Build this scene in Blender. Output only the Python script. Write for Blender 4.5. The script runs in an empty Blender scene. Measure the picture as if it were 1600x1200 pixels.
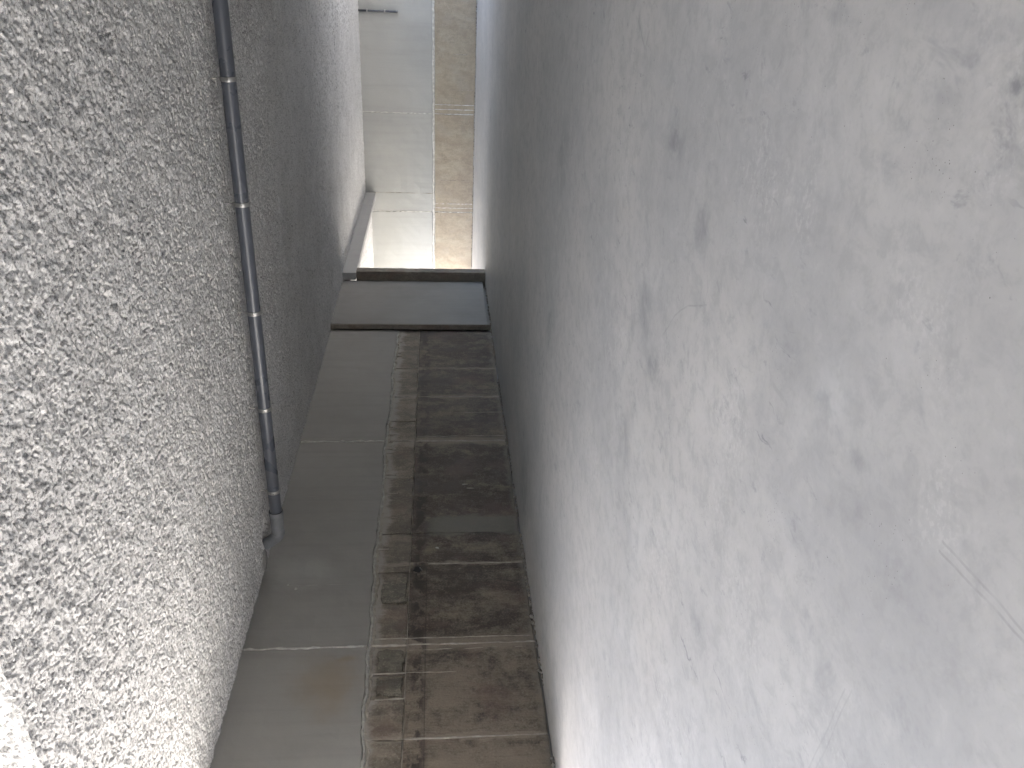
import bpy, bmesh, math, random
import numpy as np
from mathutils import Vector, Matrix

sc = bpy.context.scene
col = sc.collection
R = math.radians

# ------------------------------------------------------------------ camera
cam_d = bpy.data.cameras.new('camera')
cam_d.sensor_fit = 'HORIZONTAL'
cam_d.sensor_width = 36.0
cam_d.lens = 1300.0 / 1600.0 * 36.0
cam_d.clip_start = 0.05
cam_d.clip_end = 2000.0
cam = bpy.data.objects.new('camera', cam_d)
col.objects.link(cam)
FWD = Vector((-0.45980853, 0.88339844, -0.09046163))
RGT = Vector((0.88708322, 0.46160809, -0.00115584))
UPV = Vector((-0.04073675, 0.08077846, 0.99589927))
# the phone was held on its side: picture "right" is the floor, picture "up" runs along the back wall
m = Matrix((-UPV, RGT, -FWD)).transposed().to_4x4()
m.translation = Vector((5.3159, 0.0, 0.8687))
cam.matrix_world = m
sc.camera = cam

# ------------------------------------------------------------------ world, sun, exposure
SUN_EL, SUN_AZ = 62.0, 240.0       # azimuth clockwise from +Y
world = bpy.data.worlds.new('World')
sc.world = world
world.use_nodes = True
wn = world.node_tree
wn.nodes.clear()
sky = wn.nodes.new('ShaderNodeTexSky')
sky.sky_type = 'NISHITA'
sky.sun_disc = False
sky.sun_elevation = R(SUN_EL)
sky.sun_rotation = R(SUN_AZ)
sky.air_density = 0.8
sky.dust_density = 4.0
bg = wn.nodes.new('ShaderNodeBackground')
bg.inputs['Strength'].default_value = 0.15
wo = wn.nodes.new('ShaderNodeOutputWorld')
wn.links.new(sky.outputs[0], bg.inputs['Color'])
wn.links.new(bg.outputs[0], wo.inputs['Surface'])

sun_d = bpy.data.lights.new('sun', 'SUN')
sun_d.energy = 4.0
sun_d.angle = R(0.55)
sun_d.color = (1.0, 0.97, 0.93)
sun = bpy.data.objects.new('sun', sun_d)
col.objects.link(sun)
to_sun = Vector((math.sin(R(SUN_AZ)) * math.cos(R(SUN_EL)), math.cos(R(SUN_AZ)) * math.cos(R(SUN_EL)), math.sin(R(SUN_EL))))
sun.rotation_euler = to_sun.to_track_quat('Z', 'Y').to_euler()
sun.location = (0, 0, 40)

sc.render.engine = 'CYCLES'
sc.cycles.max_bounces = 7
sc.cycles.diffuse_bounces = 6
sc.cycles.glossy_bounces = 3
sc.cycles.use_adaptive_sampling = True
sc.cycles.adaptive_threshold = 0.02
sc.cycles.use_denoising = True
sc.cycles.sample_clamp_indirect = 12.0
sc.view_settings.view_transform = 'Standard'
sc.view_settings.look = 'None'
sc.view_settings.gamma = 1.0
sc.view_settings.use_curve_mapping = False
sc.view_settings.exposure = 3.74
sc.view_settings.use_white_balance = True
sc.view_settings.white_balance_temperature = 6850

# ------------------------------------------------------------------ dimensions (metres)
H = 2.5            # ceiling height
L = 19.42          # back wall
XR = 9.0          # far side wall
YB = -3.0          # rear end of the entrance bay
YF = 2.43          # edge of the low ceiling
ZT = 3.4           # roof of the entrance bay

# ------------------------------------------------------------------ helpers
def tag(o, label=None, cat=None, group=None, kind=None):
    if label: o['label'] = label
    if cat: o['category'] = cat
    if group: o['group'] = group
    if kind: o['kind'] = kind
    return o

def link(name, me, mat=None, parent=None):
    o = bpy.data.objects.new(name, me)
    col.objects.link(o)
    if mat is not None and me is not None:
        me.materials.append(mat)
    if parent is not None:
        o.parent = parent
    return o

def empty(name, loc=(0, 0, 0)):
    o = bpy.data.objects.new(name, None)
    o.empty_display_size = 0.2
    col.objects.link(o)
    o.location = loc
    return o

def child(o, parent):
    """parent without moving (parents only carry a location)"""
    o.parent = parent
    o.matrix_parent_inverse = Matrix.Translation(-parent.location)
    return o

def from_bm(name, bm, mat, parent=None, smooth=False):
    me = bpy.data.meshes.new(name)
    bm.normal_update()
    bm.to_mesh(me)
    bm.free()
    if smooth:
        for p in me.polygons: p.use_smooth = True
    o = link(name, me, mat)
    if parent is not None: child(o, parent)
    return o

def box_bm(bm, x0, x1, y0, y1, z0, z1, bevel=0.0):
    r = bmesh.ops.create_cube(bm, size=1.0)
    for v in r['verts']:
        v.co = Vector((x0 + (v.co.x + .5) * (x1 - x0), y0 + (v.co.y + .5) * (y1 - y0), z0 + (v.co.z + .5) * (z1 - z0)))
    if bevel:
        es = list({e for v in r['verts'] for e in v.link_edges})
        bmesh.ops.bevel(bm, geom=es, offset=bevel, segments=2, affect='EDGES', profile=0.5)

def box(name, x0, x1, y0, y1, z0, z1, mat, parent=None, bevel=0.0):
    bm = bmesh.new()
    box_bm(bm, x0, x1, y0, y1, z0, z1, bevel)
    return from_bm(name, bm, mat, parent)

def grid_mesh(name, P, flip=False):
    """P: (n, m, 3) array of points -> quad mesh"""
    n, mm = P.shape[:2]
    me = bpy.data.meshes.new(name)
    idx = np.arange(n * mm).reshape(n, mm)
    q = np.stack([idx[:-1, :-1], idx[1:, :-1], idx[1:, 1:], idx[:-1, 1:]], -1).reshape(-1, 4)
    if flip: q = q[:, ::-1]
    nq = len(q)
    me.vertices.add(n * mm)
    me.vertices.foreach_set('co', P.reshape(-1).astype(np.float32))
    me.loops.add(nq * 4)
    me.loops.foreach_set('vertex_index', q.reshape(-1).astype(np.int32))
    me.polygons.add(nq)
    me.polygons.foreach_set('loop_start', (np.arange(nq) * 4).astype(np.int32))
    me.polygons.foreach_set('loop_total', np.full(nq, 4, np.int32))
    me.polygons.foreach_set('use_smooth', np.ones(nq, bool))
    me.update()
    me.validate()
    return me

# periodic band-limited noise, sampled bilinearly
def band_noise(seed, n, cell, wl_lo, wl_hi, power=0.0):
    rg = np.random.default_rng(seed)
    w = np.fft.fft2(rg.standard_normal((n, n)))
    f = np.fft.fftfreq(n, cell)
    k = np.hypot(f[:, None], f[None, :])
    filt = np.exp(-((np.log(np.maximum(k, 1e-6) * math.sqrt(wl_lo * wl_hi)) / (0.5 * math.log(wl_hi / wl_lo) + 1e-6)) ** 2))
    if power: filt = filt * np.maximum(k, 1e-6) ** power
    a = np.fft.ifft2(w * filt).real
    return (a - a.mean()) / a.std()

def sample(a, cell, x, y):
    n = a.shape[0]
    u = np.asarray(x) / cell; v = np.asarray(y) / cell
    i = np.floor(u).astype(int); j = np.floor(v).astype(int)
    fu = u - i; fv = v - j
    i0 = i % n; i1 = (i + 1) % n; j0 = j % n; j1 = (j + 1) % n
    return (a[i0, j0] * (1 - fu) * (1 - fv) + a[i1, j0] * fu * (1 - fv) + a[i0, j1] * (1 - fu) * fv + a[i1, j1] * fu * fv)

CELL = 0.006
def broad_noise(seed, n, cell, lo, hi, beta):
    rg = np.random.default_rng(seed)
    w = np.fft.fft2(rg.standard_normal((n, n)))
    f = np.fft.fftfreq(n, cell)
    k = np.maximum(np.hypot(f[:, None], f[None, :]), 1e-6)
    filt = k ** (-beta) * np.exp(-(k * lo) ** 4) * (1 - np.exp(-(k * hi) ** 2))
    a = np.fft.ifft2(w * filt).real
    return (a - a.mean()) / a.std()
NZ_CLUMP = broad_noise(3, 1400, CELL, 0.013, 0.16, 0.75)
NZ_GRAIN = band_noise(5, 1400, CELL, 0.011, 0.028)
NZ_PATCH = band_noise(8, 1400, CELL, 0.12, 0.7)
NZ_WARP = band_noise(9, 1400, CELL, 0.03, 0.12)

def spray_height(x, y):
    """sprayed mineral coat: ragged crumbs standing out, pits between them; + is into the room"""
    wx = sample(NZ_WARP, CELL, x + 1.3, y) * 0.003
    wy = sample(NZ_WARP, CELL, y, x + 4.1) * 0.003
    x = (x + wx) * 1.22; y = (y + wy) * 1.22
    c = sample(NZ_CLUMP, CELL, x, y)
    g = sample(NZ_GRAIN, CELL, x, y)
    p = sample(NZ_PATCH, CELL, x, y)
    v = c * 0.95 + g * 0.30 - 0.12 * p
    pit = np.clip((-v - 0.45) / 1.2, 0, 1.4) ** 0.8
    crumb = np.clip((v - 0.9) / 1.2, 0, 1.2)
    return 0.0012 * g - 0.017 * pit + 0.003 * crumb + 0.003 * p

# ------------------------------------------------------------------ node helper
class NT:
    def __init__(self, name):
        self.mat = bpy.data.materials.new(name)
        self.mat.use_nodes = True
        self.t = self.mat.node_tree
        self.t.nodes.clear()
        self.out = self.t.nodes.new('ShaderNodeOutputMaterial')
        self.b = self.t.nodes.new('ShaderNodeBsdfPrincipled')
        self.t.links.new(self.b.outputs[0], self.out.inputs['Surface'])
        self.pos = self.t.nodes.new('ShaderNodeNewGeometry').outputs['Position']
    def set(self, sock, v):
        if isinstance(v, bpy.types.NodeSocket): self.t.links.new(v, sock)
        elif isinstance(v, (tuple, list)) and len(v) == 3 and sock.type == 'RGBA': sock.default_value = (*v, 1)
        else: sock.default_value = v
    def m(self, op, a, b=0.0, clamp=False, c=None):
        n = self.t.nodes.new('ShaderNodeMath'); n.operation = op; n.use_clamp = clamp
        self.set(n.inputs[0], a); self.set(n.inputs[1], b)
        if c is not None: self.set(n.inputs[2], c)
        return n.outputs[0]
    def v(self, op, a, b=(0, 0, 0), out=0):
        n = self.t.nodes.new('ShaderNodeVectorMath'); n.operation = op
        self.set(n.inputs[0], a)
        if op == 'SCALE': self.set(n.inputs['Scale'], b)
        else: self.set(n.inputs[1], b)
        return n.outputs[out]
    def scaled(self, s, off=(0, 0, 0)):
        return self.v('ADD', self.v('MULTIPLY', self.pos, s), off)
    def noise(self, scale, detail=4.0, rough=0.55, vec=None, dist=0.0):
        n = self.t.nodes.new('ShaderNodeTexNoise')
        self.set(n.inputs['Vector'], vec if vec is not None else self.pos)
        n.inputs['Scale'].default_value = scale; n.inputs['Detail'].default_value = detail
        n.inputs['Roughness'].default_value = rough; n.inputs['Distortion'].default_value = dist
        return n.outputs[0]
    def voronoi(self, scale, vec=None, feature='F1', rnd=1.0):
        n = self.t.nodes.new('ShaderNodeTexVoronoi'); n.feature = feature
        self.set(n.inputs['Vector'], vec if vec is not None else self.pos)
        n.inputs['Scale'].default_value = scale; n.inputs['Randomness'].default_value = rnd
        return n
    def step(self, x, lo, hi, a=0.0, b=1.0):
        n = self.t.nodes.new('ShaderNodeMapRange'); n.interpolation_type = 'SMOOTHSTEP'
        self.set(n.inputs['Value'], x)
        for k, val in (('From Min', lo), ('From Max', hi), ('To Min', a), ('To Max', b)): self.set(n.inputs[k], val)
        return n.outputs[0]
    def mix(self, f, a, b, mode='MIX'):
        n = self.t.nodes.new('ShaderNodeMix'); n.data_type = 'RGBA'; n.blend_type = mode
        self.set(n.inputs[0], f); self.set(n.inputs[6], a); self.set(n.inputs[7], b)
        return n.outputs[2]
    def sep(self, vec=None):
        n = self.t.nodes.new('ShaderNodeSeparateXYZ'); self.set(n.inputs[0], vec if vec is not None else self.pos)
        return n.outputs
    def comb(self, x, y, z):
        n = self.t.nodes.new('ShaderNodeCombineXYZ')
        for i, q in enumerate((x, y, z)): self.set(n.inputs[i], q)
        return n.outputs[0]
    def rand(self):
        return self.t.nodes.new('ShaderNodeObjectInfo').outputs['Random']
    def seg(self, a, b, w, soft, vec=None):
        """soft mask of a line segment a-b (3D points)"""
        a = Vector(a); b = Vector(b); d = b - a
        ap = self.v('SUBTRACT', vec if vec is not None else self.pos, tuple(a))
        t = self.m('DIVIDE', self.v('DOT_PRODUCT', ap, tuple(d), 1), d.length_squared, True)
        n = self.t.nodes.new('ShaderNodeVectorMath'); n.operation = 'SCALE'
        n.inputs[0].default_value = d; self.set(n.inputs['Scale'], t)
        dist = self.v('LENGTH', self.v('SUBTRACT', ap, n.outputs[0]), out=1)
        return self.step(dist, w, w + soft, 1.0, 0.0)
    def blob(self, c, rad, vec=None):
        d = self.v('LENGTH', self.v('DIVIDE', self.v('SUBTRACT', vec if vec is not None else self.pos, c), rad), out=1)
        return self.step(d, 0.0, 1.0, 1.0, 0.0)
    def bump(self, h, strength, dist):
        n = self.t.nodes.new('ShaderNodeBump')
        n.inputs['Strength'].default_value = strength; n.inputs['Distance'].default_value = dist
        self.set(n.inputs['Height'], h)
        self.t.links.new(n.outputs[0], self.b.inputs['Normal'])
    def fin(self, color, rough=0.8, spec=0.3, metal=0.0):
        self.set(self.b.inputs['Base Color'], color)
        self.set(self.b.inputs['Roughness'], rough)
        self.set(self.b.inputs['Specular IOR Level'], spec)
        self.set(self.b.inputs['Metallic'], metal)
        return self.mat

# ------------------------------------------------------------------ materials
def mat_spray():
    """pale mineral coat with dark fibre flecks that also paint in the shade of its pits"""
    n = NT('sprayed_coat')
    a = n.noise(1.7, 2)
    clus = n.noise(7.0, 3, 0.6)
    fl = n.noise(60, 3, 0.75, None, 0.5)
    fl2 = n.noise(110, 2, 0.75, None, 0.4)
    base = n.mix(n.step(a, 0.35, 0.68), (0.63, 0.63, 0.627), (0.70, 0.70, 0.697))
    k = n.m('ADD', fl, n.m('MULTIPLY', n.m('SUBTRACT', clus, 0.5), 0.18))
    base = n.mix(n.m('MULTIPLY', n.step(k, 0.545, 0.60), 0.85), base, (0.21, 0.21, 0.215))  # flecks put the shade of the pits into the colour
    base = n.mix(n.m('MULTIPLY', n.step(fl2, 0.56, 0.62), 0.7), base, (0.26, 0.26, 0.265))
    n.bump(n.m('SUBTRACT', n.m('MULTIPLY', fl2, 0.4), n.m('MULTIPLY', fl, 0.6)), 0.5, 0.010)
    return n.fin(base, 0.95, 0.1)

def mat_grey(name, c1, c2, stain=True):
    n = NT(name)
    x = n.sep()
    big = n.noise(0.9, 4, 0.55)
    mid = n.noise(5.0, 5, 0.6)
    vert = n.noise(1.0, 4, 0.6, n.scaled((9.0, 9.0, 0.5)))
    fine = n.noise(70, 3, 0.6)
    base = n.mix(n.step(big, 0.3, 0.7), c1, c2)
    base = n.mix(n.m('MULTIPLY', n.step(vert, 0.45, 0.75), 0.22), base, tuple(v * 0.72 for v in c1))
    base = n.mix(n.m('MULTIPLY', n.step(mid, 0.55, 0.8), 0.25), base, tuple(min(1, v * 1.18) for v in c2))
    base = n.mix(n.m('MULTIPLY', n.step(fine, 0.4, 0.8), 0.10), base, (0.2, 0.2, 0.19))
    if stain:
        ys = n.v('ADD', n.pos, n.v('SCALE', n.comb(0.0, n.m('SUBTRACT', n.noise(4.0, 4), 0.5), n.m('SUBTRACT', n.noise(3.1, 4), 0.5)), 0.5))
        s = n.m('ADD', n.blob((0, 4.95, 1.75), (9, 0.5, 0.42), ys), n.m('MULTIPLY', n.blob((0, 5.2, 1.62), (9, 0.10, 0.16), ys), 0.6), True)
        base = n.mix(n.m('MULTIPLY', s, 0.55), base, (0.27, 0.205, 0.135))
        wet = n.blob((0, 6.35, 2.15), (9, 0.35, 0.5), ys)
        base = n.mix(n.m('MULTIPLY', wet, 0.35), base, (0.42, 0.43, 0.41))
    spots = n.voronoi(3.2)
    sp = n.m('MULTIPLY', n.step(spots.outputs['Distance'], 0.02, 0.045, 1.0, 0.0), n.step(n.noise(1.3, 1), 0.5, 0.6))
    base = n.mix(n.m('MULTIPLY', sp, 0.5), base, (0.1, 0.095, 0.09))
    n.bump(n.m('ADD', n.m('MULTIPLY', mid, 0.5), n.m('MULTIPLY', fine, 0.06)), 0.25, 0.02)
    return n.fin(base, n.step(mid, 0.3, 0.7, 0.62, 0.8), 0.35)

def mat_brown(name, dark, mid_c, light, amount=0.5, red=(0.17, 0.115, 0.095), extra=False, band=False):
    n = NT(name)
    x, y, z = n.sep()
    rnd = n.rand()
    off = n.comb(n.m('MULTIPLY', rnd, 37.0), n.m('MULTIPLY', rnd, 11.0), n.m('MULTIPLY', rnd, 5.0))
    pv = n.v('ADD', n.pos, off)
    vert = n.noise(1.0, 5, 0.65, n.v('MULTIPLY', pv, (4.5, 4.5, 1.5)), 0.25)
    vfine = n.noise(1.0, 3, 0.6, n.v('MULTIPLY', pv, (55.0, 55.0, 5.0)))
    blot = n.noise(1.0, 6, 0.70, n.v('MULTIPLY', pv, (4.2, 4.2, 2.2)), 0.25)
    scratch = n.noise(1.0, 2, 0.7, n.v('MULTIPLY', pv, (130.0, 130.0, 4.0)))
    grit = n.noise(55, 4, 0.75)
    patchy = n.noise(13.0, 5, 0.72, pv, 0.2)
    f = n.m('ADD', n.m('MULTIPLY', vert, 0.9), n.m('MULTIPLY', blot, 1.0))
    f = n.m('ADD', f, n.m('MULTIPLY', n.m('SUBTRACT', rnd, 0.5), 0.14))
    if extra:      # the staining is heaviest in the middle of the wall and thins out towards the entrance
        f = n.m('ADD', f, n.step(y, 4.4, 6.6, 0.12, -0.13))
    f = n.m('ADD', f, n.m('MULTIPLY', n.m('SUBTRACT', patchy, 0.5), 0.9))
    f = n.m('ADD', f, n.m('MULTIPLY', n.m('SUBTRACT', grit, 0.5), 0.55))
    f = n.step(f, 0.68, 1.24)
    base = n.mix(f, dark, mid_c)
    base = n.mix(n.m('MULTIPLY', n.step(n.m('ADD', n.m('MULTIPLY', blot, 0.6), n.m('MULTIPLY', grit, 0.4)), 0.50, 0.62), amount), base, light)
    base = n.mix(n.m('MULTIPLY', n.step(n.noise(2.3, 3, 0.6, n.v('ADD', pv, (3.0, 7.0, 1.0))), 0.52, 0.66), 0.45), base, red)
    base = n.mix(n.m('MULTIPLY', n.step(vfine, 0.54, 0.74), 0.2), base, tuple(v * 0.55 for v in dark))
    base = n.mix(n.m('MULTIPLY', n.m('MULTIPLY', n.step(scratch, 0.62, 0.78), n.step(blot, 0.4, 0.6)), 0.4), base, light)
    base = n.mix(n.m('MULTIPLY', n.step(grit, 0.56, 0.70), 0.35), base, light)
    if extra or band:
        # pale grout smeared up both sides of the formwork joints
        jd = n.m('ADD', n.m('MULTIPLY', n.m('SUBTRACT', blot, 0.5), 0.22), n.m('MULTIPLY', n.m('SUBTRACT', vfine, 0.5), 0.10))
        sm = None
        for yy, ww in ((4.39, 0.05), (5.36, 0.13), (6.42, 0.03), (8.71, 0.12), (9.85, 0.08), (10.7, 0.05)):
            q = n.step(n.m('ABSOLUTE', n.m('SUBTRACT', n.m('ADD', y, jd), yy)), ww * 0.25, ww, 1.0, 0.0)
            sm = q if sm is None else n.m('MAXIMUM', sm, q)
        base = n.mix(n.m('MULTIPLY', sm, 0.6), base, light)
    if band:
        up = n.step(n.m('ADD', z, n.m('MULTIPLY', n.m('SUBTRACT', blot, 0.5), 0.30)), 1.33, 1.41)
        base = n.mix(n.m('MULTIPLY', up, 0.75), base, (0.37, 0.35, 0.315))
    if extra:
        wob = n.m('MULTIPLY', n.m('SUBTRACT', vert, 0.5), 0.012)
        ln = n.m('ABSOLUTE', n.m('SUBTRACT', n.m('ADD', z, wob), 0.965))
        line = n.m('MULTIPLY', n.step(ln, 0.002, 0.006, 1.0, 0.0), n.step(y, 6.2, 6.7, 1.0, 0.0))
        base = n.mix(n.m('MULTIPLY', line, 0.5), base, (0.035, 0.028, 0.024))
        zd = n.m('ABSOLUTE', n.m('SUBTRACT', z, 1.03))
        tide = n.m('MULTIPLY', n.step(zd, 0.02, 0.11, 1.0, 0.0), n.step(n.noise(1.0, 4, 0.6, n.scaled((1, 4.5, 7.0))), 0.46, 0.56))
        base = n.mix(n.m('MULTIPLY', tide, 0.85), base, (0.04, 0.031, 0.027))
        zw = n.m('ADD', y, n.m('MULTIPLY', n.m('SUBTRACT', blot, 0.5), 0.35))
        wash = n.m('MULTIPLY', n.step(n.m('ABSOLUTE', n.m('SUBTRACT', zw, 7.03)), 0.12, 0.20, 1.0, 0.0), n.step(z, 0.85, 1.05, 1.0, 0.0))
        base = n.mix(n.m('MULTIPLY', wash, 0.75), base, (0.20, 0.19, 0.165))
        foot = n.m('MULTIPLY', n.step(n.m('ADD', z, n.m('MULTIPLY', n.m('SUBTRACT', blot, 0.5), 0.25)), 0.02, 0.09, 1.0, 0.0), 0.6)
        base = n.mix(foot, base, (0.24, 0.215, 0.185))
    n.bump(n.m('ADD', n.m('ADD', n.m('MULTIPLY', blot, 0.8), n.m('MULTIPLY', vfine, 0.25)), n.m('ADD', n.m('MULTIPLY', patchy, 0.5), n.m('MULTIPLY', grit, 0.2))), 0.55, 0.02)
    return n.fin(base, n.step(blot, 0.3, 0.7, 0.55, 0.8), 0.4)

def mat_fin(name, c):
    n = NT(name)
    a = n.noise(14, 4, 0.6)
    g = n.noise(110, 3)
    base = n.mix(n.step(a, 0.35, 0.7), tuple(v * 0.7 for v in c), c)
    n.bump(n.m('ADD', a, n.m('MULTIPLY', g, 0.3)), 0.5, 0.01)
    return n.fin(base, 0.85, 0.25)

def mat_floor():
    n = NT('trowelled_concrete')
    x, y, z = n.sep()
    big = n.noise(0.6, 2, 0.55, None, 0.4)
    mid = n.noise(2.3, 4, 0.65, None, 0.6)
    swirl = n.noise(5.5, 4, 0.66, None, 1.0)
    fine = n.noise(48, 3, 0.65)
    warm = n.step(big, 0.35, 0.65)
    base = n.mix(warm, (0.37, 0.368, 0.356), (0.44, 0.43, 0.406))
    base = n.mix(n.m('MULTIPLY', n.step(mid, 0.46, 0.72), 0.45), base, (0.48, 0.472, 0.452))
    base = n.mix(n.m('MULTIPLY', n.step(swirl, 0.48, 0.72), 0.36), base, (0.32, 0.318, 0.308))
    # long passes of the trowel
    pas = n.noise(1.0, 3, 0.6, n.v('MULTIPLY', n.v('ADD', n.pos, n.v('SCALE', n.comb(mid, swirl, 0.0), 0.35)), (5.5, 0.9, 1.0)))
    base = n.mix(n.m('MULTIPLY', n.step(pas, 0.50, 0.66), 0.28), base, (0.31, 0.31, 0.308))
    # burnt darker smudges
    sm = n.m('MULTIPLY', n.step(n.noise(3.1, 5, 0.65, n.scaled((1, 1, 1), (7, 3, 0)), 0.7), 0.58, 0.74), n.step(swirl, 0.44, 0.62))
    base = n.mix(n.m('MULTIPLY', sm, 0.55), base, (0.20, 0.205, 0.215))
    sm2 = n.m('MULTIPLY', n.step(n.noise(8.0, 4, 0.65, n.scaled((1.0, 0.55, 1), (2, 5, 0)), 0.5), 0.60, 0.74), n.step(mid, 0.42, 0.58))
    base = n.mix(n.m('MULTIPLY', sm2, 0.6), base, (0.22, 0.22, 0.228))
    sm3 = n.m('MULTIPLY', n.step(n.noise(15.0, 4, 0.7, n.scaled((1.0, 0.6, 1), (3, 8, 0)), 0.4), 0.58, 0.70), n.step(n.noise(1.9, 3, 0.6, n.scaled((1, 1, 1), (1, 6, 0))), 0.42, 0.60))
    base = n.mix(n.m('MULTIPLY', sm3, 0.5), base, (0.22, 0.22, 0.222))
    cloud = n.noise(11.0, 4, 0.72, n.scaled((1, 0.8, 1), (6, 1, 0)), 0.3)
    base = n.mix(n.m('MULTIPLY', n.step(cloud, 0.46, 0.66), 0.48), base, (0.30, 0.298, 0.288))
    base = n.mix(n.m('MULTIPLY', n.step(cloud, 0.46, 0.30), 0.30), base, (0.49, 0.483, 0.462))
    # speckled lime bloom
    lime = n.m('MULTIPLY', n.step(fine, 0.50, 0.62), n.step(n.noise(1.5, 3, 0.6, n.scaled((1, 1, 1), (4, 9, 0))), 0.52, 0.68))
    base = n.mix(n.m('MULTIPLY', lime, 0.30), base, (0.56, 0.55, 0.53))
    base = n.mix(n.m('MULTIPLY', n.step(fine, 0.48, 0.30), 0.16), base, (0.26, 0.255, 0.25))
    dash = n.m('MULTIPLY', n.step(n.noise(1.0, 3, 0.7, n.v('MULTIPLY', n.v('ADD', n.pos, n.v('SCALE', n.comb(swirl, mid, 0.0), 0.12)), (26.0, 4.5, 1.0))), 0.61, 0.72), n.step(n.noise(1.1, 3, 0.6, n.scaled((1, 1, 1), (11, 2, 0))), 0.46, 0.62))
    base = n.mix(n.m('MULTIPLY', dash, 0.7), base, (0.17, 0.172, 0.18))
    # pinholes
    for sc_, r0, thr in ((60.0, 0.11, 0.66), (110.0, 0.16, 0.60)):
        vo = n.voronoi(sc_)
        gate = n.m('MULTIPLY', n.step(n.noise(4.5, 2, 0.5, n.scaled((1, 1, 1), (sc_, 0, 0))), 0.58, 0.64), n.step(n.sep(vo.outputs['Color'])[0], thr, thr + 0.02))
        hole = n.m('MULTIPLY', n.step(vo.outputs['Distance'], r0 * 0.5, r0, 1.0, 0.0), gate)
        base = n.mix(n.m('MULTIPLY', hole, 0.85), base, (0.07, 0.068, 0.065))
    # named marks, where they lie on the slab
    wobv = n.v('ADD', n.pos, n.v('SCALE', n.comb(n.m('SUBTRACT', n.noise(5.0, 2), 0.5), n.m('SUBTRACT', n.noise(6.0, 2, 0.5, n.scaled((1, 1, 1), (5, 5, 0))), 0.5), 0.0), 0.02))
    lines = None
    for a, b, w, s in FLOOR_LINES:
        q = n.m('MULTIPLY', n.seg(a, b, w, w * 1.3, wobv), s)
        lines = q if lines is None else n.m('MAXIMUM', lines, q)
    lines = n.m('MULTIPLY', lines, n.step(n.noise(20, 3), 0.3, 0.6, 0.35, 1.0))
    base = n.mix(n.m('MULTIPLY', lines, 0.7), base, (0.22, 0.218, 0.21))
    wobb = n.v('ADD', n.pos, n.v('SCALE', n.comb(n.m('SUBTRACT', n.noise(11.0, 4, 0.65), 0.5), n.m('SUBTRACT', n.noise(12.0, 4, 0.65, n.scaled((1, 1, 1), (5, 5, 0))), 0.5), 0.0), 0.16))
    for c, r, s, colr in FLOOR_BLOBS:
        base = n.mix(n.m('MULTIPLY', n.m('MULTIPLY', n.blob(c, (r[0] * 1.6, r[1] * 1.6, 9.0), wobb), n.step(swirl, 0.36, 0.58, 0.25, 1.0)), s), base, colr)
    n.bump(n.m('ADD', n.m('ADD', n.m('MULTIPLY', mid, 0.8), n.m('MULTIPLY', swirl, 0.25)), n.m('MULTIPLY', fine, 0.02)), 0.18, 0.02)
    return n.fin(base, n.step(mid, 0.3, 0.72, 0.50, 0.66), 0.35)

def simple(name, c, rough=0.6, spec=0.4, metal=0.0, var=0.15, scale=20.0):
    n = NT(name)
    a = n.noise(scale, 4, 0.6)
    base = n.mix(n.step(a, 0.3, 0.7), tuple(v * (1 - var) for v in c), tuple(min(1, v * (1 + var)) for v in c))
    n.bump(a, 0.1, 0.01)
    return n.fin(base, n.step(a, 0.3, 0.7, rough * 0.85, min(1, rough * 1.15)), spec, metal)

FLOOR_LINES = []
FLOOR_BLOBS = []
FLOOR_LINES += [
    ((4.448, 1.081, 0.0), (4.451, 0.845, 0.0), 0.0016, 0.5),
    ((4.427, 1.082, 0.0), (4.438, 0.85, 0.0), 0.0016, 0.55),
    ((3.969, 1.192, 0.0), (3.641, 1.232, 0.0), 0.0014, 0.4),
    ((3.949, 1.213, 0.0), (3.605, 1.259, 0.0), 0.0014, 0.35),
    ((4.332, 2.439, 0.0), (4.253, 2.622, 0.0), 0.0018, 0.6),
    ((4.253, 2.622, 0.0), (4.167, 2.752, 0.0), 0.0018, 0.55),
    ((4.167, 2.752, 0.0), (4.038, 2.87, 0.0), 0.002, 0.5),
    ((4.42, 2.477, 0.0), (4.386, 2.453, 0.0), 0.002, 0.5),
    ((4.386, 2.453, 0.0), (4.32, 2.462, 0.0), 0.002, 0.3),
    ((5.072, 3.837, 0.0), (4.984, 3.667, 0.0), 0.004, 0.6),
    ((4.984, 3.667, 0.0), (5.051, 3.631, 0.0), 0.005, 0.5),
    ((4.876, 2.609, 0.0), (4.834, 2.548, 0.0), 0.002, 0.5),
    ((4.354, 1.864, 0.0), (4.344, 1.756, 0.0), 0.004, 0.35),
]
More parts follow.
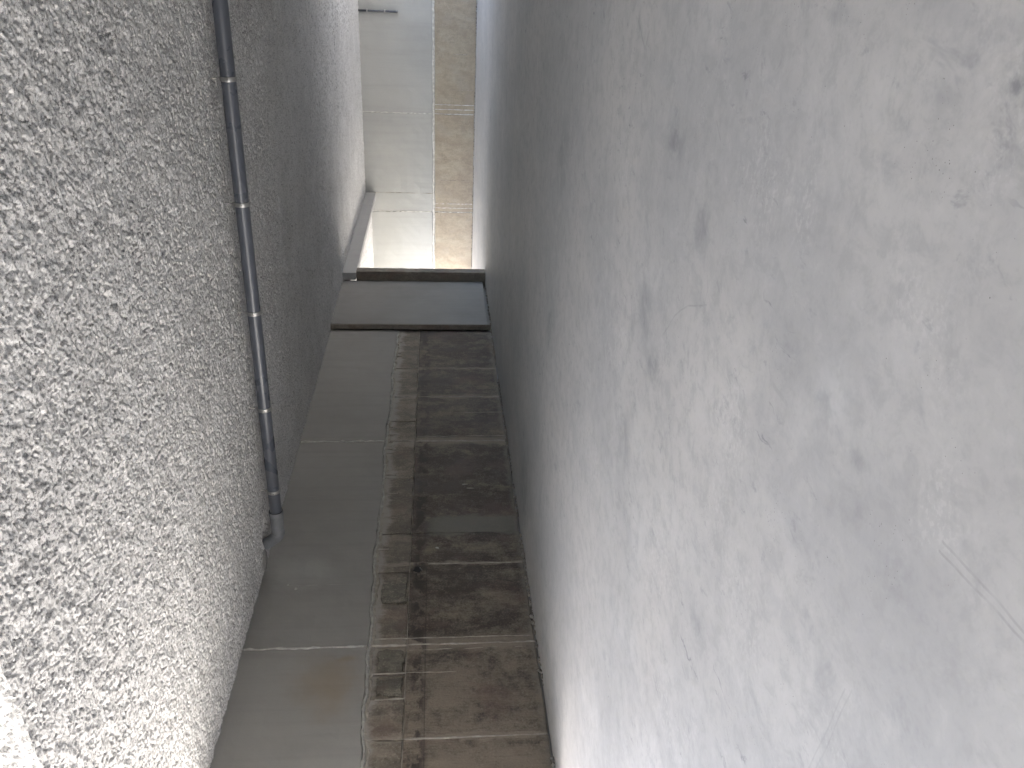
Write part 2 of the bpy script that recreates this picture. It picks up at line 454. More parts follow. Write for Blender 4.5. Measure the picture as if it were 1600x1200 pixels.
FLOOR_BLOBS += [
    ((5.157, 1.244, 0.0), (0.020, 0.040), 0.75, (0.17, 0.175, 0.18)),
    ((5.081, 1.202, 0.0), (0.020, 0.052), 0.45, (0.17, 0.175, 0.18)),
    ((4.721, 3.038, 0.0), (0.078, 0.120), 0.6, (0.17, 0.175, 0.18)),
    ((4.539, 2.612, 0.0), (0.070, 0.099), 0.6, (0.17, 0.175, 0.18)),
    ((3.854, 2.947, 0.0), (0.070, 0.094), 0.6, (0.17, 0.175, 0.18)),
    ((4.013, 3.168, 0.0), (0.113, 0.111), 0.5, (0.17, 0.175, 0.18)),
    ((4.3, 1.333, 0.0), (0.055, 0.031), 0.35, (0.17, 0.175, 0.18)),
    ((4.446, 1.576, 0.0), (0.029, 0.035), 0.5, (0.17, 0.175, 0.18)),
    ((4.489, 1.557, 0.0), (0.071, 0.080), 0.28, (0.62, 0.625, 0.61)),
    ((4.462, 1.83, 0.0), (0.053, 0.121), 0.3, (0.17, 0.175, 0.18)),
    ((3.32, 3.253, 0.0), (0.103, 0.117), 0.5, (0.17, 0.175, 0.18)),
    ((5.056, 1.562, 0.0), (0.020, 0.044), 0.4, (0.17, 0.175, 0.18)),
    ((4.968, 1.552, 0.0), (0.032, 0.039), 0.35, (0.17, 0.175, 0.18)),
    ((3.331, 2.027, 0.0), (0.041, 0.074), 0.45, (0.17, 0.175, 0.18)),
    ((5.229, 1.907, 0.0), (0.020, 0.067), 0.4, (0.17, 0.175, 0.18)),
    ((0.642, 6.787, 0.0), (0.433, 0.484), 0.5, (0.17, 0.175, 0.18)),
    ((2.836, 5.823, 0.0), (0.225, 0.284), 0.45, (0.17, 0.175, 0.18)),
    ((4.411, 1.391, 0.0), (0.020, 0.045), 0.3, (0.17, 0.175, 0.18)),
    ((4.282, 1.113, 0.0), (0.050, 0.118), 0.18, (0.17, 0.175, 0.18)),
    ((4.455, 2.326, 0.0), (0.043, 0.215), 0.22, (0.17, 0.175, 0.18)),
    ((4.107, 5.748, 0.0), (0.267, 0.298), 0.4, (0.17, 0.175, 0.18)),
]

M_SPRAY = mat_spray()
M_GREY = mat_grey('wall_skim_grey', (0.278, 0.271, 0.258), (0.32, 0.312, 0.296))
M_GREY_END = mat_grey('back_wall_grey', (0.34, 0.346, 0.335), (0.385, 0.39, 0.378), False)
M_BROWN = mat_brown('stained_brown_concrete', (0.066, 0.051, 0.040), (0.225, 0.188, 0.147), (0.32, 0.275, 0.22), 0.24, extra=True)
M_BAND = mat_brown('scraped_band_concrete', (0.12, 0.10, 0.08), (0.25, 0.215, 0.172), (0.34, 0.305, 0.255), 0.6, band=True)
M_PATCH = mat_brown('rough_infill_concrete', (0.10, 0.09, 0.072), (0.21, 0.192, 0.155), (0.34, 0.315, 0.26), 0.8)
M_BEIGE = mat_brown('beige_concrete', (0.25, 0.21, 0.163), (0.325, 0.283, 0.215), (0.365, 0.34, 0.275), 0.5, red=(0.30, 0.27, 0.225))
M_RIDGE = mat_fin('mortar_ridge_grey', (0.46, 0.45, 0.425))
M_RIDGE_B = mat_fin('mortar_ridge_brown', (0.42, 0.385, 0.335))
M_RIDGE_E = mat_fin('mortar_ridge_pale', (0.62, 0.61, 0.58))
M_SLAB = mat_grey('pier_grey', (0.225, 0.22, 0.215), (0.262, 0.257, 0.25), False)
M_PIER = mat_brown('pier_brown', (0.14, 0.125, 0.105), (0.21, 0.19, 0.165), (0.30, 0.28, 0.25), 0.4)
M_LINTEL = mat_grey('lintel_grey', (0.33, 0.33, 0.335), (0.37, 0.37, 0.37), False)
M_FLOOR = mat_floor()
M_PIPE = simple('dark_grey_plastic', (0.075, 0.084, 0.102), 0.30, 0.5, 0, 0.04, 4)
M_SOCKET = simple('mid_grey_plastic', (0.17, 0.18, 0.195), 0.42, 0.5, 0, 0.12, 14)
M_RUBBER = simple('black_rubber', (0.02, 0.02, 0.02), 0.7, 0.3)
M_ZINC = simple('zinc_steel', (0.38, 0.38, 0.375), 0.42, 0.5, 0.85, 0.12, 60)
M_MORTAR = mat_fin('mortar_patch', (0.36, 0.355, 0.345))
M_CRUMB = mat_fin('mortar_crumbs', (0.30, 0.275, 0.24))
M_SHELL = simple('plain_concrete', (0.40, 0.395, 0.38), 0.85, 0.2, 0, 0.1, 2.0)
M_GROUND = simple('pale_gravel', (0.25, 0.248, 0.24), 0.9, 0.2, 0, 0.2, 3.0)

# ------------------------------------------------------------------ floor and ground
XO = -3.0          # outer edge of the side passage
def floor():
    xs = np.array([XO, 0.0, 3.0, 6.0, XR]); ys = np.linspace(YB, L, 12)
    P = np.zeros((len(xs), len(ys), 3)); P[..., 0] = xs[:, None]; P[..., 1] = ys[None, :]
    o = link('floor', grid_mesh('floor', P), M_FLOOR)
    tag(o, 'pale grey trowelled concrete floor with scuffs, pinholes and thin drag marks', 'floor', kind='structure')
floor()
P = np.zeros((2, 2, 3)); P[..., 0] = np.array([-300, 300])[:, None]; P[..., 1] = np.array([-300, 300])[None, :]; P[..., 2] = -0.03
tag(link('ground', grid_mesh('ground', P), M_GROUND), 'pale gravel ground outside the building', 'ground', kind='structure')

# ------------------------------------------------------------------ ceiling with sprayed coat
def sprayed_grid(xs, ys, z, edge_x=None):
    X, Y = np.meshgrid(xs, ys, indexing='ij')
    h = spray_height(X, Y)
    # broken-out hole beside the drain elbow
    hole = np.exp(-(((X - 0.31) / 0.115) ** 2 + ((Y - 6.50) / 0.10) ** 2) ** 2)
    h = h - 0.10 * hole * (z > 2.45)
    return np.stack([X, Y, z - h], -1)

def merge_meshes(name, meshes):
    bm = bmesh.new()
    for me in meshes: bm.from_mesh(me)
    out = bpy.data.meshes.new(name)
    bm.to_mesh(out); bm.free()
    for me in meshes: bpy.data.meshes.remove(me)
    for_smooth = np.ones(len(out.polygons), bool)
    out.polygons.foreach_set('use_smooth', for_smooth)
    return out

SP = 8.6
def edge_y(x):      # the slab edge runs slightly askew
    return 2.42 + 0.066 * (2.86 - np.asarray(x))
def skew(P):
    t = np.clip((SP - P[..., 1]) / (SP - YF), 0, 1)
    P[..., 1] += (edge_y(P[..., 0]) - YF) * t
    return P
near = grid_mesh('a', skew(sprayed_grid(np.arange(-0.02, 5.75, 0.007), np.arange(YF, SP + 0.005, 0.0078), H)), True)
far = grid_mesh('b', sprayed_grid(np.arange(-0.02, 5.78, 0.016), np.arange(SP, 14.61, 0.018), H), True)
far2 = grid_mesh('e', sprayed_grid(np.arange(-0.02, 6.0, 0.016), np.arange(14.605, L + 0.02, 0.018), H), True)
XP = 6.0           # the cross aisle is open to the sky beyond this
rest = grid_mesh('c', skew(sprayed_grid(np.arange(5.74, XR + 0.1, 0.1), np.arange(YF, 14.7, 0.1), H - 0.004)), True)
ceil_me = merge_meshes('ceiling', [near, far, far2, rest])
tag(link('ceiling', ceil_me, M_SPRAY), 'ceiling coated with rough white speckled sprayed insulation', 'ceiling', kind='structure')

# edge of the ceiling slab towards the entrance bay, coated with the same spray
xs = np.arange(-0.3, 5.0, 0.0085); zs = np.arange(H - 0.012, 3.3, 0.009)
X, Z = np.meshgrid(xs, zs, indexing='ij')
h = spray_height(X + 2.0, Z)
e = link('slab_edge', grid_mesh('slab_edge', np.stack([X, edge_y(X) - 0.006 - h, Z], -1)), M_SPRAY)
tag(e, 'sunlit white sprayed slab edge above the entrance, at the picture corner', 'slab edge', kind='structure')

# side passage ceiling, a little lower
pc = grid_mesh('passage_ceiling', sprayed_grid(np.arange(XO, 0.125, 0.014), np.arange(14.1, L + 0.02, 0.018), 2.38), True)
tag(link('passage_ceiling', pc, M_SPRAY), 'brightly lit speckled ceiling of the side passage beyond the lintel', 'ceiling', kind='structure')

# ------------------------------------------------------------------ wall building blocks
rng = random.Random(11)
nrng = np.random.default_rng(4)
WB1 = band_noise(21, 256, 0.05, 0.25, 0.9)
WB2 = band_noise(22, 256, 0.02, 0.06, 0.2)

def panel(name, mat, u0, u1, z0, z1, face, plane='X', thick=0.06, step=0.12, edge=0.004, bow=0.003, parent=None, top=None, bot=None, bev=0.006, seed=0):
    """a cast panel: front sheet with uneven edges, turned back at the rim. plane X: faces +X, runs along Y. plane Y: faces -Y, runs along X"""
    nu = max(3, int(round((u1 - u0) / step)) + 1); nz = max(3, int(round((z1 - z0) / step)) + 1)
    us = np.linspace(u0, u1, nu); ts = np.linspace(0, 1, nz)
    U = np.repeat(us[:, None], nz, 1)
    zt = np.array([top(u) if top else z1 for u in us]); zb = np.array([bot(u) if bot else z0 for u in us])
    Zz = zb[:, None] + (zt - zb)[:, None] * ts[None, :]
    ju = sample(WB2, 0.02, Zz + seed, U * 0 + seed * 1.7) * edge * 0.5
    jz = sample(WB2, 0.02, U + seed * 2.3, Zz * 0 + 3 + seed) * edge * 0.5
    wu = np.zeros_like(U); wu[0] = wu[-1] = 1
    wz = np.zeros_like(U); wz[:, 0] = wz[:, -1] = 1
    U = U + ju * wu; Zz = Zz + jz * wz
    D = sample(WB1, 0.05, U + seed, Zz + seed) * bow * 0.5
    front = np.stack([U, D, Zz], -1)
    # pad a rim: ring slightly outside at -bev, and ring at -thick
    def ring(a, out, d):
        b = np.zeros((a.shape[0] + 2, a.shape[1] + 2, 3))
        b[1:-1, 1:-1] = a
        b[0, 1:-1] = a[0]; b[-1, 1:-1] = a[-1]; b[1:-1, 0] = a[:, 0]; b[1:-1, -1] = a[:, -1]
        b[0, 0] = a[0, 0]; b[0, -1] = a[0, -1]; b[-1, 0] = a[-1, 0]; b[-1, -1] = a[-1, -1]
        b[0, :, 0] -= out; b[-1, :, 0] += out; b[:, 0, 2] -= out; b[:, -1, 2] += out
        msk = np.ones(b.shape[:2], bool); msk[1:-1, 1:-1] = False
        b[..., 1][msk] = d
        return b
    G = ring(front, 0.0, -bev)
    G[1:-1, 1:-1][0, :, 0] += bev; G[1:-1, 1:-1][-1, :, 0] -= bev; G[1:-1, 1:-1][:, 0, 2] += bev; G[1:-1, 1:-1][:, -1, 2] -= bev
    G = ring(G, 0.0, -thick)
    P = np.empty_like(G)
    if plane == 'X':
        P[..., 0] = face + G[..., 1]; P[..., 1] = G[..., 0]; P[..., 2] = G[..., 2]
    else:
        P[..., 1] = face - G[..., 1]; P[..., 0] = G[..., 0]; P[..., 2] = G[..., 2]
    me = grid_mesh(name, P, plane == 'Y' and False)
    o = link(name, me, mat)
    # shade flat on the rim
    me.polygons.foreach_set('use_smooth', np.zeros(len(me.polygons), bool))
    if parent is not None: child(o, parent)
    return o

def ridge(name, mat, pts, w, hgt, normal, side, parent=None, jit=0.35, seed=0, gap=0.0):
    """an uneven squeezed-out mortar fin along a list of points"""
    rg = random.Random(seed)
    pts = [Vector(p) for p in pts]
    nrm = Vector(normal); sd = Vector(side)
    vs, fs = [], []
    for i, p in enumerate(pts):
        k = 1 + rg.uniform(-jit, jit); kh = max(0.12, 1 + rg.uniform(-jit, jit) * 1.6)
        if gap and rg.random() < gap: kh *= 0.25; k *= 0.6
        c = p + sd * rg.uniform(-1, 1) * w * 0.25
        vs += [c - sd * w * k - nrm * 0.006, c - sd * w * 0.45 * k + nrm * hgt * kh * 0.9, c + sd * w * 0.4 * k + nrm * hgt * kh, c + sd * w * k - nrm * 0.006]
        if i:
            a = (i - 1) * 4; b = i * 4
            for j in range(3): fs.append((a + j, b + j, b + j + 1, a + j + 1))
    fs.append((0, 1, 2, 3)); e_ = (len(pts) - 1) * 4; fs.append((e_ + 3, e_ + 2, e_ + 1, e_))
    me = bpy.data.meshes.new(name)
    me.from_pydata([tuple(v) for v in vs], [], fs)
    me.update()
    bm = bmesh.new(); bm.from_mesh(me); bmesh.ops.recalc_face_normals(bm, faces=bm.faces); bm.to_mesh(me); bm.free()
    o = link(name, me, mat)
    if parent is not None: child(o, parent)
    return o

def linpts(a, b, n):
    a = Vector(a); b = Vector(b)
    return [a.lerp(b, i / (n - 1)) for i in range(n)]

# ------------------------------------------------------------------ the long side wall (formwork concrete)
WY0, WY1 = 3.75, 12.03
def seam_z(y):        # wavy cold joint between the brown and the grey concrete
    base = np.interp(y, [2.6, 4.2, 5.4, 8.7, 12.1], [1.385, 1.405, 1.450, 1.468, 1.468])
    return float(base + 0.010 * math.sin(y * 3.1) + 0.006 * math.sin(y * 9.7 + 1) + 0.004 * math.sin(y * 23))

wall = empty('side_wall', (0, 7.3, 0))
tag(wall, 'long side wall of formwork concrete, grey above and brown stained below', 'wall')
box('wall_core', -0.32, -0.028, WY0, 14.17, 0.0, 2.56, M_GREY, wall)
up_breaks = [WY0, 5.355, 8.71, WY1]
for i in range(3):
    panel('grey_panel', M_GREY, up_breaks[i] + 0.004, up_breaks[i + 1] - 0.004, 1.47, H + 0.02, 0.002 * ((i * 7) % 3) - 0.001, parent=wall, seed=i + 1,
          bot=lambda y: seam_z(y) + 0.016, step=0.08, edge=0.005, bow=0.004)
BAND_Z = 1.125
low_breaks = [WY0, 4.39, 5.355, 6.42, 6.90, 8.71, 9.85, WY1]
for i in range(len(low_breaks) - 1):
    a, b = low_breaks[i] + 0.003, low_breaks[i + 1] - 0.003
    panel('brown_panel', M_BROWN, a, b, 0.018, BAND_Z - 0.003, [-0.002, 0.002, -0.001, 0.003, -0.002, 0.001, -0.001][i], parent=wall, seed=i + 11, step=0.10, edge=0.005, bow=0.005)
band_breaks = [WY0, 4.39, 4.78, 5.04, 5.355, 5.86, 6.32, 6.90, 7.9, 8.71, 9.2, 9.85, 10.7, WY1]
patches = {2: 0.012, 3: 0.012, 5: 0.015}
for i in range(len(band_breaks) - 1):
    a, b = band_breaks[i] + 0.003, band_breaks[i + 1] - 0.003
    if i in patches:
        # shallow box-out filled with rough mortar, set back behind its rim
        panel('infill_patch', M_PATCH, a + 0.03, b - 0.03, BAND_Z + 0.022, 1.36, -0.012, parent=wall, seed=i + 31, step=0.035, edge=0.014, bow=0.014, top=lambda y: seam_z(y) - 0.075)
        panel('band_panel', M_BAND, a, b, BAND_Z + 0.003, 1.42, -0.020, parent=wall, seed=i + 41, top=lambda y: seam_z(y) - 0.006, bev=0.004, thick=0.03)
    else:
        panel('band_panel', M_BAND, a, b, BAND_Z + 0.003, 1.42, -0.004 + 0.004 * ((i * 5) % 3 - 1), parent=wall, seed=i + 41, step=0.08, edge=0.008, bow=0.008, top=lambda y: seam_z(y) - 0.006)
# squeezed-out mortar: along the cold joint and up the panel joints
ys = np.arange(WY0, WY1, 0.035)
ridge('joint_ridge', M_RIDGE, [(-0.002, y, seam_z(y) + 0.002) for y in ys], 0.014, 0.004, (1, 0, 0), (0, 0, 1), wall, 0.5, 5)
ridge('joint_ridge', M_RIDGE_B, [(-0.006, y, seam_z(y) - 0.026) for y in ys], 0.016, 0.006, (1, 0, 0), (0, 0, 1), wall, 0.6, 6, 0.2)
for k, (y, z0, z1, w, hh, mt) in enumerate([(5.355, 1.49, 2.49, 0.009, 0.012, M_RIDGE), (8.71, 1.50, 2.49, 0.011, 0.012, M_RIDGE_E), (7.57, 1.5, 2.3, 0.006, 0.003, M_GREY), (6.15, 1.5, 2.4, 0.004, 0.002, M_GREY),
        (5.355, 0.02, 1.43, 0.010, 0.007, M_RIDGE_B), (5.43, 0.05, 1.40, 0.005, 0.005, M_RIDGE_B), (5.30, 0.1, 1.1, 0.004, 0.004, M_RIDGE_B),
        (4.39, 0.03, 1.12, 0.006, 0.005, M_RIDGE_B), (6.42, 0.03, 0.95, 0.004, 0.004, M_RIDGE_B), (8.71, 0.03, 1.43, 0.013, 0.008, M_RIDGE_B),
        (8.83, 0.03, 1.10, 0.005, 0.005, M_RIDGE_B), (9.85, 0.03, 1.42, 0.008, 0.006, M_RIDGE_B), (9.42, 0.03, 0.7, 0.004, 0.004, M_RIDGE_B), (10.7, 0.03, 1.38, 0.006, 0.005, M_RIDGE_B),
        (5.04, 0.7, 1.40, 0.004, 0.004, M_RIDGE_B), (4.78, 1.12, 1.36, 0.005, 0.006, M_RIDGE_B)]):
    ridge('joint_fin', mt, linpts((0, y, z0), (0, y + rng.uniform(-0.012, 0.012), z1), max(6, int((z1 - z0) / 0.05))), w, hh, (1, 0, 0), (0, 1, 0), wall, 0.55, 60 + k, 0.15)
ridge('band_edge', M_RIDGE_B, linpts((-0.004, WY0, BAND_Z), (-0.004, WY1, BAND_Z), 190), 0.005, 0.006, (1, 0, 0), (0, 0, 1), wall, 0.7, 99, 0.35)
# short drip fins where grout ran over the joint
for k in range(26):
    y = rng.choice([rng.uniform(8.4, 9.1), rng.uniform(7.0, 8.0), rng.uniform(6.5, 7.3), rng.uniform(10.8, 11.9)])
    zt = seam_z(y) - 0.02; ln = rng.uniform(0.05, 0.17)
    ridge('grout_drip', M_RIDGE_B, linpts((0.0, y, zt), (0.0, y + 0.004, zt - ln), 5), 0.004, 0.005, (1, 0, 0), (0, 1, 0), wall, 0.5, 200 + k)
# knocked-out hollow with a wire end, and two flecks of plaster
def lump(name, mat, c, r, parent, seed=0, sub=2):
    bm = bmesh.new()
    bmesh.ops.create_icosphere(bm, subdivisions=sub, radius=1.0)
    rg = random.Random(seed)
    for v in bm.verts:
        k = 1 + rg.uniform(-0.3, 0.3)
        v.co = Vector((c[0] + v.co.x * r[0] * k, c[1] + v.co.y * r[1] * k, c[2] + v.co.z * r[2] * k))
    return from_bm(name, bm, mat, parent)
lump('plaster_fleck', M_RIDGE_E, (0.0, 6.16, 2.245), (0.008, 0.016, 0.012), wall, 1, 1)
lump('plaster_fleck', M_RIDGE_E, (0.0, 6.10, 2.17), (0.008, 0.018, 0.014), wall, 2, 1)
lump('plaster_fleck', M_RIDGE_E, (0.0, 6.66, 0.86), (0.008, 0.03, 0.03), wall, 3, 1)
lump('plaster_fleck', M_RIDGE_B, (-0.003, 7.78, 0.55), (0.006, 0.018, 0.05), wall, 4, 1)
lump('plaster_fleck', M_RIDGE_B, (-0.003, 7.70, 0.50), (0.006, 0.014, 0.07), wall, 7, 1)
lump('hollow_dark', M_RUBBER, (-0.004, 6.33, 1.055), (0.006, 0.05, 0.045), wall, 5, 2)  # dark inside of the broken-out hollow, painted as a black lump
ridge('wire_end', M_ZINC, linpts((0.004, 6.36, 1.03), (0.03, 6.30, 1.01), 4), 0.004, 0.004, (1, 0, 0), (0, 0, 1), wall, 0.1, 3)

# crumbs of mortar along the foot of the wall
def crumbs(name, spots, mat, label):
    base = bmesh.new(); bmesh.ops.create_icosphere(base, subdivisions=1, radius=1.0)
    bv = np.array([v.co[:] for v in base.verts]); bf = np.array([[v.index for v in f.verts] for f in base.faces]); base.free()
    V, F = [], []
    for i, (x, y, r) in enumerate(spots):
        s = nrng.uniform(0.6, 1.3, 3) * r
        v = bv * (1 + nrng.uniform(-0.25, 0.25, (len(bv), 1))) * s
        v = v + np.array([x, y, s[2] * 0.55])
        F.append(bf + i * len(bv)); V.append(v)
    me = bpy.data.meshes.new(name)
    me.from_pydata(np.concatenate(V).tolist(), [], np.concatenate(F).tolist())
    me.update()
    tag(link(name, me, mat), label, 'crumbs', kind='stuff')
sp = []
for k in range(900):
    y = rng.uniform(3.0, 12.0)
    if math.sin(y * 2.3) + math.sin(y * 5.1 + 1) * 0.7 + rng.uniform(-1, 1) < -0.2: continue
    sp.append((abs(rng.gauss(0, 0.016)) + 0.004, y, rng.choice([0.005, 0.007, 0.009, 0.013, 0.02])))
crumbs('mortar_crumbs', sp, M_CRUMB, 'loose mortar crumbs lying along the foot of the brown wall')

# ------------------------------------------------------------------ smooth slab and pier at the passage corner
slab = empty('wall_slab', (0.05, 13.0, 0))
tag(slab, 'smooth plain grey wall slab raised off the floor, between stained wall and dark pier', 'wall slab')
panel('slab_face', M_SLAB, 12.055, 13.965, 0.05, H + 0.02, 0.100, parent=slab, seed=3, thick=0.085, step=0.12, edge=0.004, bow=0.003, bev=0.008)
box('edge_board', 0.012, 0.094, 12.045, 12.062, 0.012, H + 0.01, M_PIER, slab, 0.003)
box('slab_backing', -0.02, 0.012, 12.10, 13.96, 0.05, H + 0.01, M_RUBBER, slab)
sp = [(rng.uniform(0.03, 0.10), rng.uniform(12.1, 13.9), rng.choice([0.006, 0.01, 0.016])) for k in range(60)]
crumbs('gap_crumbs', sp, M_CRUMB, 'bits of rubble in the dark gap under the grey slab')

pier = empty('corner_pier', (0.1, 14.07, 0))
tag(pier, 'dark brown concrete pier at the corner of the bright passage', 'pier')
panel('pier_front', M_PIER, 13.972, 14.165, 0.0, 2.262, 0.268, parent=pier, seed=8, thick=0.05, step=0.07, edge=0.006, bow=0.003, bev=0.010)
box('pier_core', -0.32, 0.220, 13.969, 14.168, 0.0, 2.262, M_PIER, pier, 0.004)

lint = empty('lintel', (0.1, 16.8, 2.27))
tag(lint, 'grey concrete lintel beam under the ceiling over the bright passage opening', 'lintel')
box('beam', 0.11, 0.242, 13.962, L - 0.003, 2.268, 2.56, M_LINTEL, lint, 0.012)

# ------------------------------------------------------------------ back wall
back = empty('back_wall', (1.0, L + 0.2, 0))
tag(back, 'back wall of pale grey concrete panels with a beige stained lower course', 'wall')
box('wall_core', -9.0, XR + 0.3, L + 0.028, L + 0.4, 0.0, 5.3, M_GREY_END, back)
bk = [-9.0, -6.8, -4.5, -2.42, -0.20, 2.04, 4.62, 6.86, XR]
for i in range(len(bk) - 1):
    panel('grey_panel', M_GREY_END, bk[i] + 0.006, bk[i + 1] - 0.006, 0.955, 2.56, L + 0.002 * ((i * 5) % 3), 'Y', parent=back, seed=i + 71, step=0.14, edge=0.006, bow=0.004)
    panel('beige_panel', M_BEIGE, bk[i] + 0.006, bk[i + 1] - 0.006, 0.012, 0.895, L + 0.002 * ((i * 7) % 3), 'Y', parent=back, seed=i + 81, step=0.14, edge=0.010, bow=0.006)
zs_ = [(x, L + 0.004, 0.925 + 0.004 * math.sin(x * 5)) for x in np.arange(-8.9, XR, 0.08)]
ridge('joint_strip', M_RIDGE_E, zs_, 0.024, 0.006, (0, -1, 0), (0, 0, 1), back, 0.3, 7)
for k, x in enumerate(bk[1:-1]):
    ridge('joint_fin', M_RIDGE_E, linpts((x, L + 0.002, 0.96), (x + 0.01, L + 0.002, 2.5), 30), 0.014, 0.004, (0, -1, 0), (1, 0, 0), back, 0.5, 300 + k, 0.1)
    for d, hh in ((0.0, 0.004), (0.10, 0.003), (0.20, 0.003)):
        ridge('joint_fin', M_RIDGE_E, linpts((x + d, L + 0.002, 0.03), (x + d, L + 0.002, 0.89), 20), 0.010, hh, (0, -1, 0), (1, 0, 0), back, 0.5, 320 + k * 3, 0.2)
for k, (x, z0, z1) in enumerate([(2.56, 0.05, 0.55), (0.24, 0.96, 2.4), (0.55, 0.1, 0.8), (3.3, 0.2, 0.5)]):
    ridge('joint_fin', M_RIDGE_B, linpts((x, L + 0.002, z0), (x, L + 0.002, z1), 16), 0.006, 0.006, (0, -1, 0), (1, 0, 0), back, 0.5, 400 + k, 0.3)
sp = []
for k in range(160): sp.append((rng.uniform(-2, 5.5), L - abs(rng.gauss(0, 0.02)) - 0.004, rng.choice([0.008, 0.012, 0.02])))
crumbs('foot_crumbs', sp, M_CRUMB, 'mortar crumbs lying along the foot of the pale back wall')

# steel tube hanging down the back wall
tube = empty('wall_conduit', (4.11, L - 0.03, 1.68))
tag(tube, 'short thin steel conduit running down the pale back wall from the ceiling', 'conduit')
def cyl(name, mat, a, b, r, parent, seg=16, r2=None, caps=True):
    a = Vector(a); b = Vector(b); d = b - a
    bm = bmesh.new()
    bmesh.ops.create_cone(bm, cap_ends=caps, segments=seg, radius1=r, radius2=r if r2 is None else r2, depth=d.length,
                          matrix=Matrix.Translation((a + b) / 2) @ d.to_track_quat('Z', 'Y').to_matrix().to_4x4())
    o = from_bm(name, bm, mat, parent)
    for p in o.data.polygons: p.use_smooth = len(p.vertices) == 4
    return o
cyl('tube', M_PIPE, (4.11, L - 0.035, 1.69), (4.11, L - 0.035, 2.5), 0.022, tube)
cyl('tube_end', M_SOCKET, (4.11, L - 0.035, 1.665), (4.11, L - 0.035, 1.72), 0.027, tube)
for z in (1.95, 2.32):
    box('clip', 4.075, 4.145, L - 0.062, L + 0.001, z - 0.012, z + 0.012, M_ZINC, tube, 0.003)

# ------------------------------------------------------------------ drain pipe under the ceiling
PY, PZ, PR = 6.53, 2.372, 0.055
pipe = empty('drain_pipe', (3.5, PY, PZ))
tag(pipe, 'dark grey plastic drain pipe hung under the speckled ceiling', 'pipe')

def lathe_x(name, prof, mat, parent, seg=40):
    """profile of (x, r) revolved round the pipe axis"""
    vs, fs = [], []
    for (x, r) in prof:
        for k in range(seg):
            t = 2 * math.pi * k / seg
            vs.append((x, PY + r * math.cos(t), PZ + r * math.sin(t)))
    for i in range(len(prof) - 1):
        for k in range(seg):
            a = i * seg + k; b = i * seg + (k + 1) % seg
            fs.append((a, b, b + seg, a + seg))
    me = bpy.data.meshes.new(name); me.from_pydata(vs, [], fs); me.update()
    bm = bmesh.new(); bm.from_mesh(me); bmesh.ops.recalc_face_normals(bm, faces=bm.faces); bm.to_mesh(me); bm.free()
    for p in me.polygons: p.use_smooth = True
    o = link(name, me, mat); child(o, parent)
    md = o.modifiers.new('split', 'EDGE_SPLIT'); md.split_angle = R(40)
    return o
lathe_x('pipe_run', [(0.52, PR), (3.0, PR), (6.0, PR), (XR, PR)], M_PIPE, pipe)
lathe_x('socket', [(0.575, PR), (0.575, 0.0625), (0.565, 0.066), (0.535, 0.066), (0.525, 0.0625), (0.36, 0.0605), (0.34, 0.0605), (0.335, 0.064), (0.315, 0.064), (0.31, 0.058)], M_SOCKET, pipe)
lathe_x('seal_ring', [(0.578, PR + 0.0005), (0.584, 0.0615), (0.577, 0.0625)], M_RUBBER, pipe)
# elbow turning up into the slab
vs, fs = [], []
SEG, ST = 32, 14
BR = 0.062
for i in range(ST + 1):
    t = R(52) * i / ST
    cx = 0.32 - BR * math.sin(t); cz = PZ + BR * (1 - math.cos(t))
    tx = Vector((-math.cos(t), 0, math.sin(t))); nx = Vector((math.sin(t), 0, math.cos(t)))
    for k in range(SEG):
        a = 2 * math.pi * k / SEG
        p = Vector((cx, PY, cz)) + nx * (0.056 * math.cos(a)) + Vector((0, 1, 0)) * (0.056 * math.sin(a))
        vs.append(tuple(p))
n0 = len(vs) - SEG
for k in range(SEG): vs.append((vs[n0 + k][0] - 0.14 * math.cos(R(52)), vs[n0 + k][1], vs[n0 + k][2] + 0.14 * math.sin(R(52))))
for i in range(ST + 1):
    for k in range(SEG):
        a = i * SEG + k; b = i * SEG + (k + 1) % SEG
        fs.append((a, b, b + SEG, a + SEG))
me = bpy.data.meshes.new('elbow'); me.from_pydata(vs, [], fs); me.update()
bm = bmesh.new(); bm.from_mesh(me); bmesh.ops.recalc_face_normals(bm, faces=bm.faces); bm.to_mesh(me); bm.free()
for p in me.polygons: p.use_smooth = True
child(link('elbow', me, M_SOCKET), pipe)

for k, x in enumerate((4.42, 3.50, 2.59, 1.68, 0.81)):
    c = lathe_x('pipe_clamp', [(x - 0.016, PR + 0.001), (x - 0.016, PR + 0.006), (x - 0.010, PR + 0.0075), (x + 0.010, PR + 0.0075), (x + 0.016, PR + 0.006), (x + 0.016, PR + 0.001)], M_ZINC, pipe)
    def sub(o):
        o.parent = c; o.matrix_parent_inverse = Matrix.Identity(4) if False else (c.matrix_parent_inverse @ Matrix.Identity(4)).inverted() @ Matrix.Translation(-pipe.location)
        return o
    for s in (-1, 1):
        bm = bmesh.new(); box_bm(bm, x - 0.013, x + 0.013, PY + s * 0.058 - 0.010, PY + s * 0.058 + 0.010, PZ - 0.007, PZ + 0.007, 0.002)
        sub(from_bm('clamp_lug', bm, M_ZINC))
        sub(cyl('clamp_screw', M_ZINC, (x, PY + s * 0.070, PZ - 0.014), (x, PY + s * 0.070, PZ + 0.014), 0.004, None, 8))
    sub(cyl('hanger_nut', M_ZINC, (x, PY, PZ + PR + 0.005), (x, PY, PZ + PR + 0.022), 0.010, None, 6))
    sub(cyl('hanger_rod', M_ZINC, (x, PY, PZ + PR + 0.02), (x, PY, H + 0.03), 0.0045, None, 10))

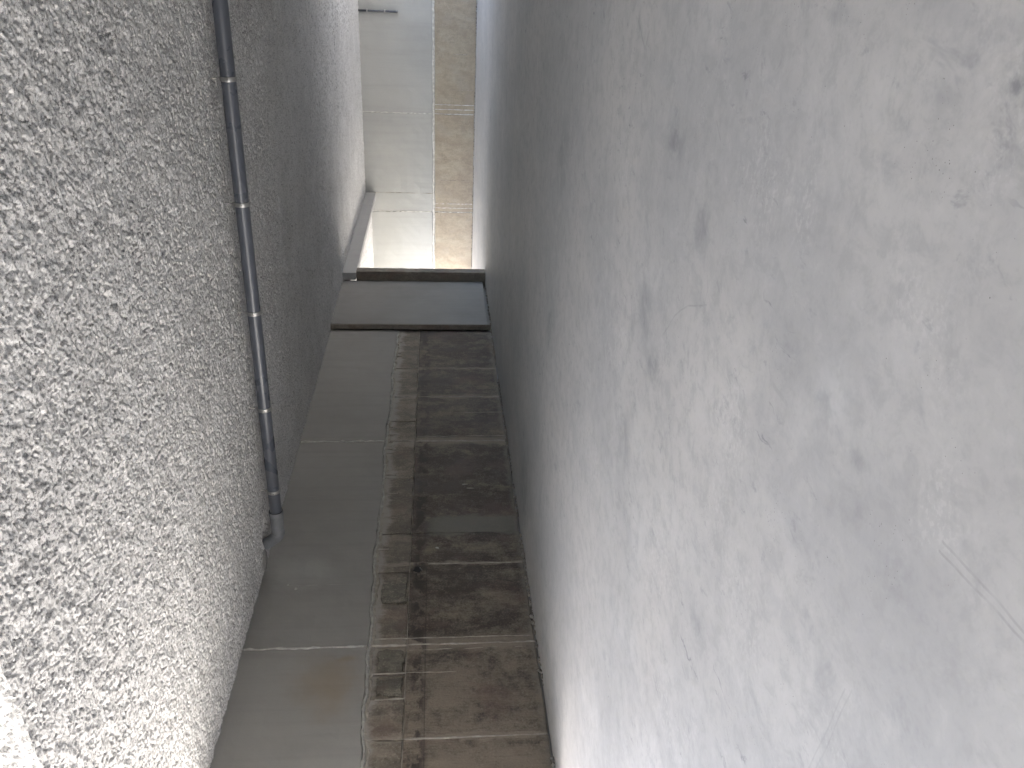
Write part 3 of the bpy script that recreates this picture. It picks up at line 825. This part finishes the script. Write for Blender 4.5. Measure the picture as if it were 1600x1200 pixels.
# mortar packed round the elbow where it enters
def mortar_pad():
    bm = bmesh.new()
    bmesh.ops.create_icosphere(bm, subdivisions=3, radius=1.0)
    rg = random.Random(5)
    for v in bm.verts:
        k = 1 + rg.uniform(-0.10, 0.10)
        v.co = Vector((0.09 + v.co.x * 0.12 * k, 6.40 + v.co.y * 0.11 * k, H + 0.010 + v.co.z * 0.032 * k))
    o = from_bm('mortar_pad', bm, M_MORTAR, wall, True)
mortar_pad()

# ------------------------------------------------------------------ the rest of the building shell, with an added sun-blocking slab
box_args = [
    ('roof_slab', -1.4, XR + 0.3, 2.9, 14.6, 2.62, 2.95, 'plain concrete roof slab above the sprayed ceiling', 'roof'),
    ('aisle_roof_slab', XO, XP, 14.602, L + 0.03, 2.62, 2.95, 'plain concrete roof slab above the bright cross aisle', 'roof'),
    ('far_side_wall', XR, XR + 0.3, YB, 14.6, 0.0, ZT, 'plain concrete wall on the far side of the hall', 'wall'),
    ('sun_block_slab', -1.4, -0.31, 1.6, 2.898, 2.62, 2.9, 'added unseen slab blocking the sun over the open side of the bay', 'roof'),  # added out of view to keep a sun sliver off the floor
    ('passage_wall', XO, -0.325, 13.9, 14.1, 0.0, 2.62, 'plain concrete wall on the near side of the passage', 'wall'),
]
for nm, x0, x1, y0, y1, z0, z1, lb, ct in box_args:
    tag(box(nm, x0, x1, y0, y1, z0, z1, M_SHELL), lb, ct, kind='structure')
def entrance_wall():
    bm = bmesh.new()
    vs = []
    for z in (2.53, ZT + 0.2):
        for x, dy in ((-0.3, 0.03), (XR + 0.3, 0.03), (XR + 0.3, 1.2), (-0.3, 0.35)):
            vs.append(bm.verts.new((x, float(edge_y(x)) + dy, z)))
    for f in ((3, 2, 1, 0), (4, 5, 6, 7), (0, 1, 5, 4), (1, 2, 6, 5), (2, 3, 7, 6), (3, 0, 4, 7)):
        bm.faces.new([vs[i] for i in f])
    tag(from_bm('entrance_wall', bm, M_SHELL), 'plain concrete wall above the entrance edge', 'wall', kind='structure')
entrance_wall()
tag(box('bay_roof', -1.4, XR + 0.3, YB, YF + 0.02, ZT, ZT + 0.25, M_SHELL), 'plain roof slab over the open entrance bay', 'roof', kind='structure')
REAR_X = 3.0
tag(box('rear_wall', REAR_X, XR + 0.3, YB - 0.25, YB, 0.0, ZT + 0.25, M_SHELL), 'plain concrete wall at the rear of the entrance bay', 'wall', kind='structure')
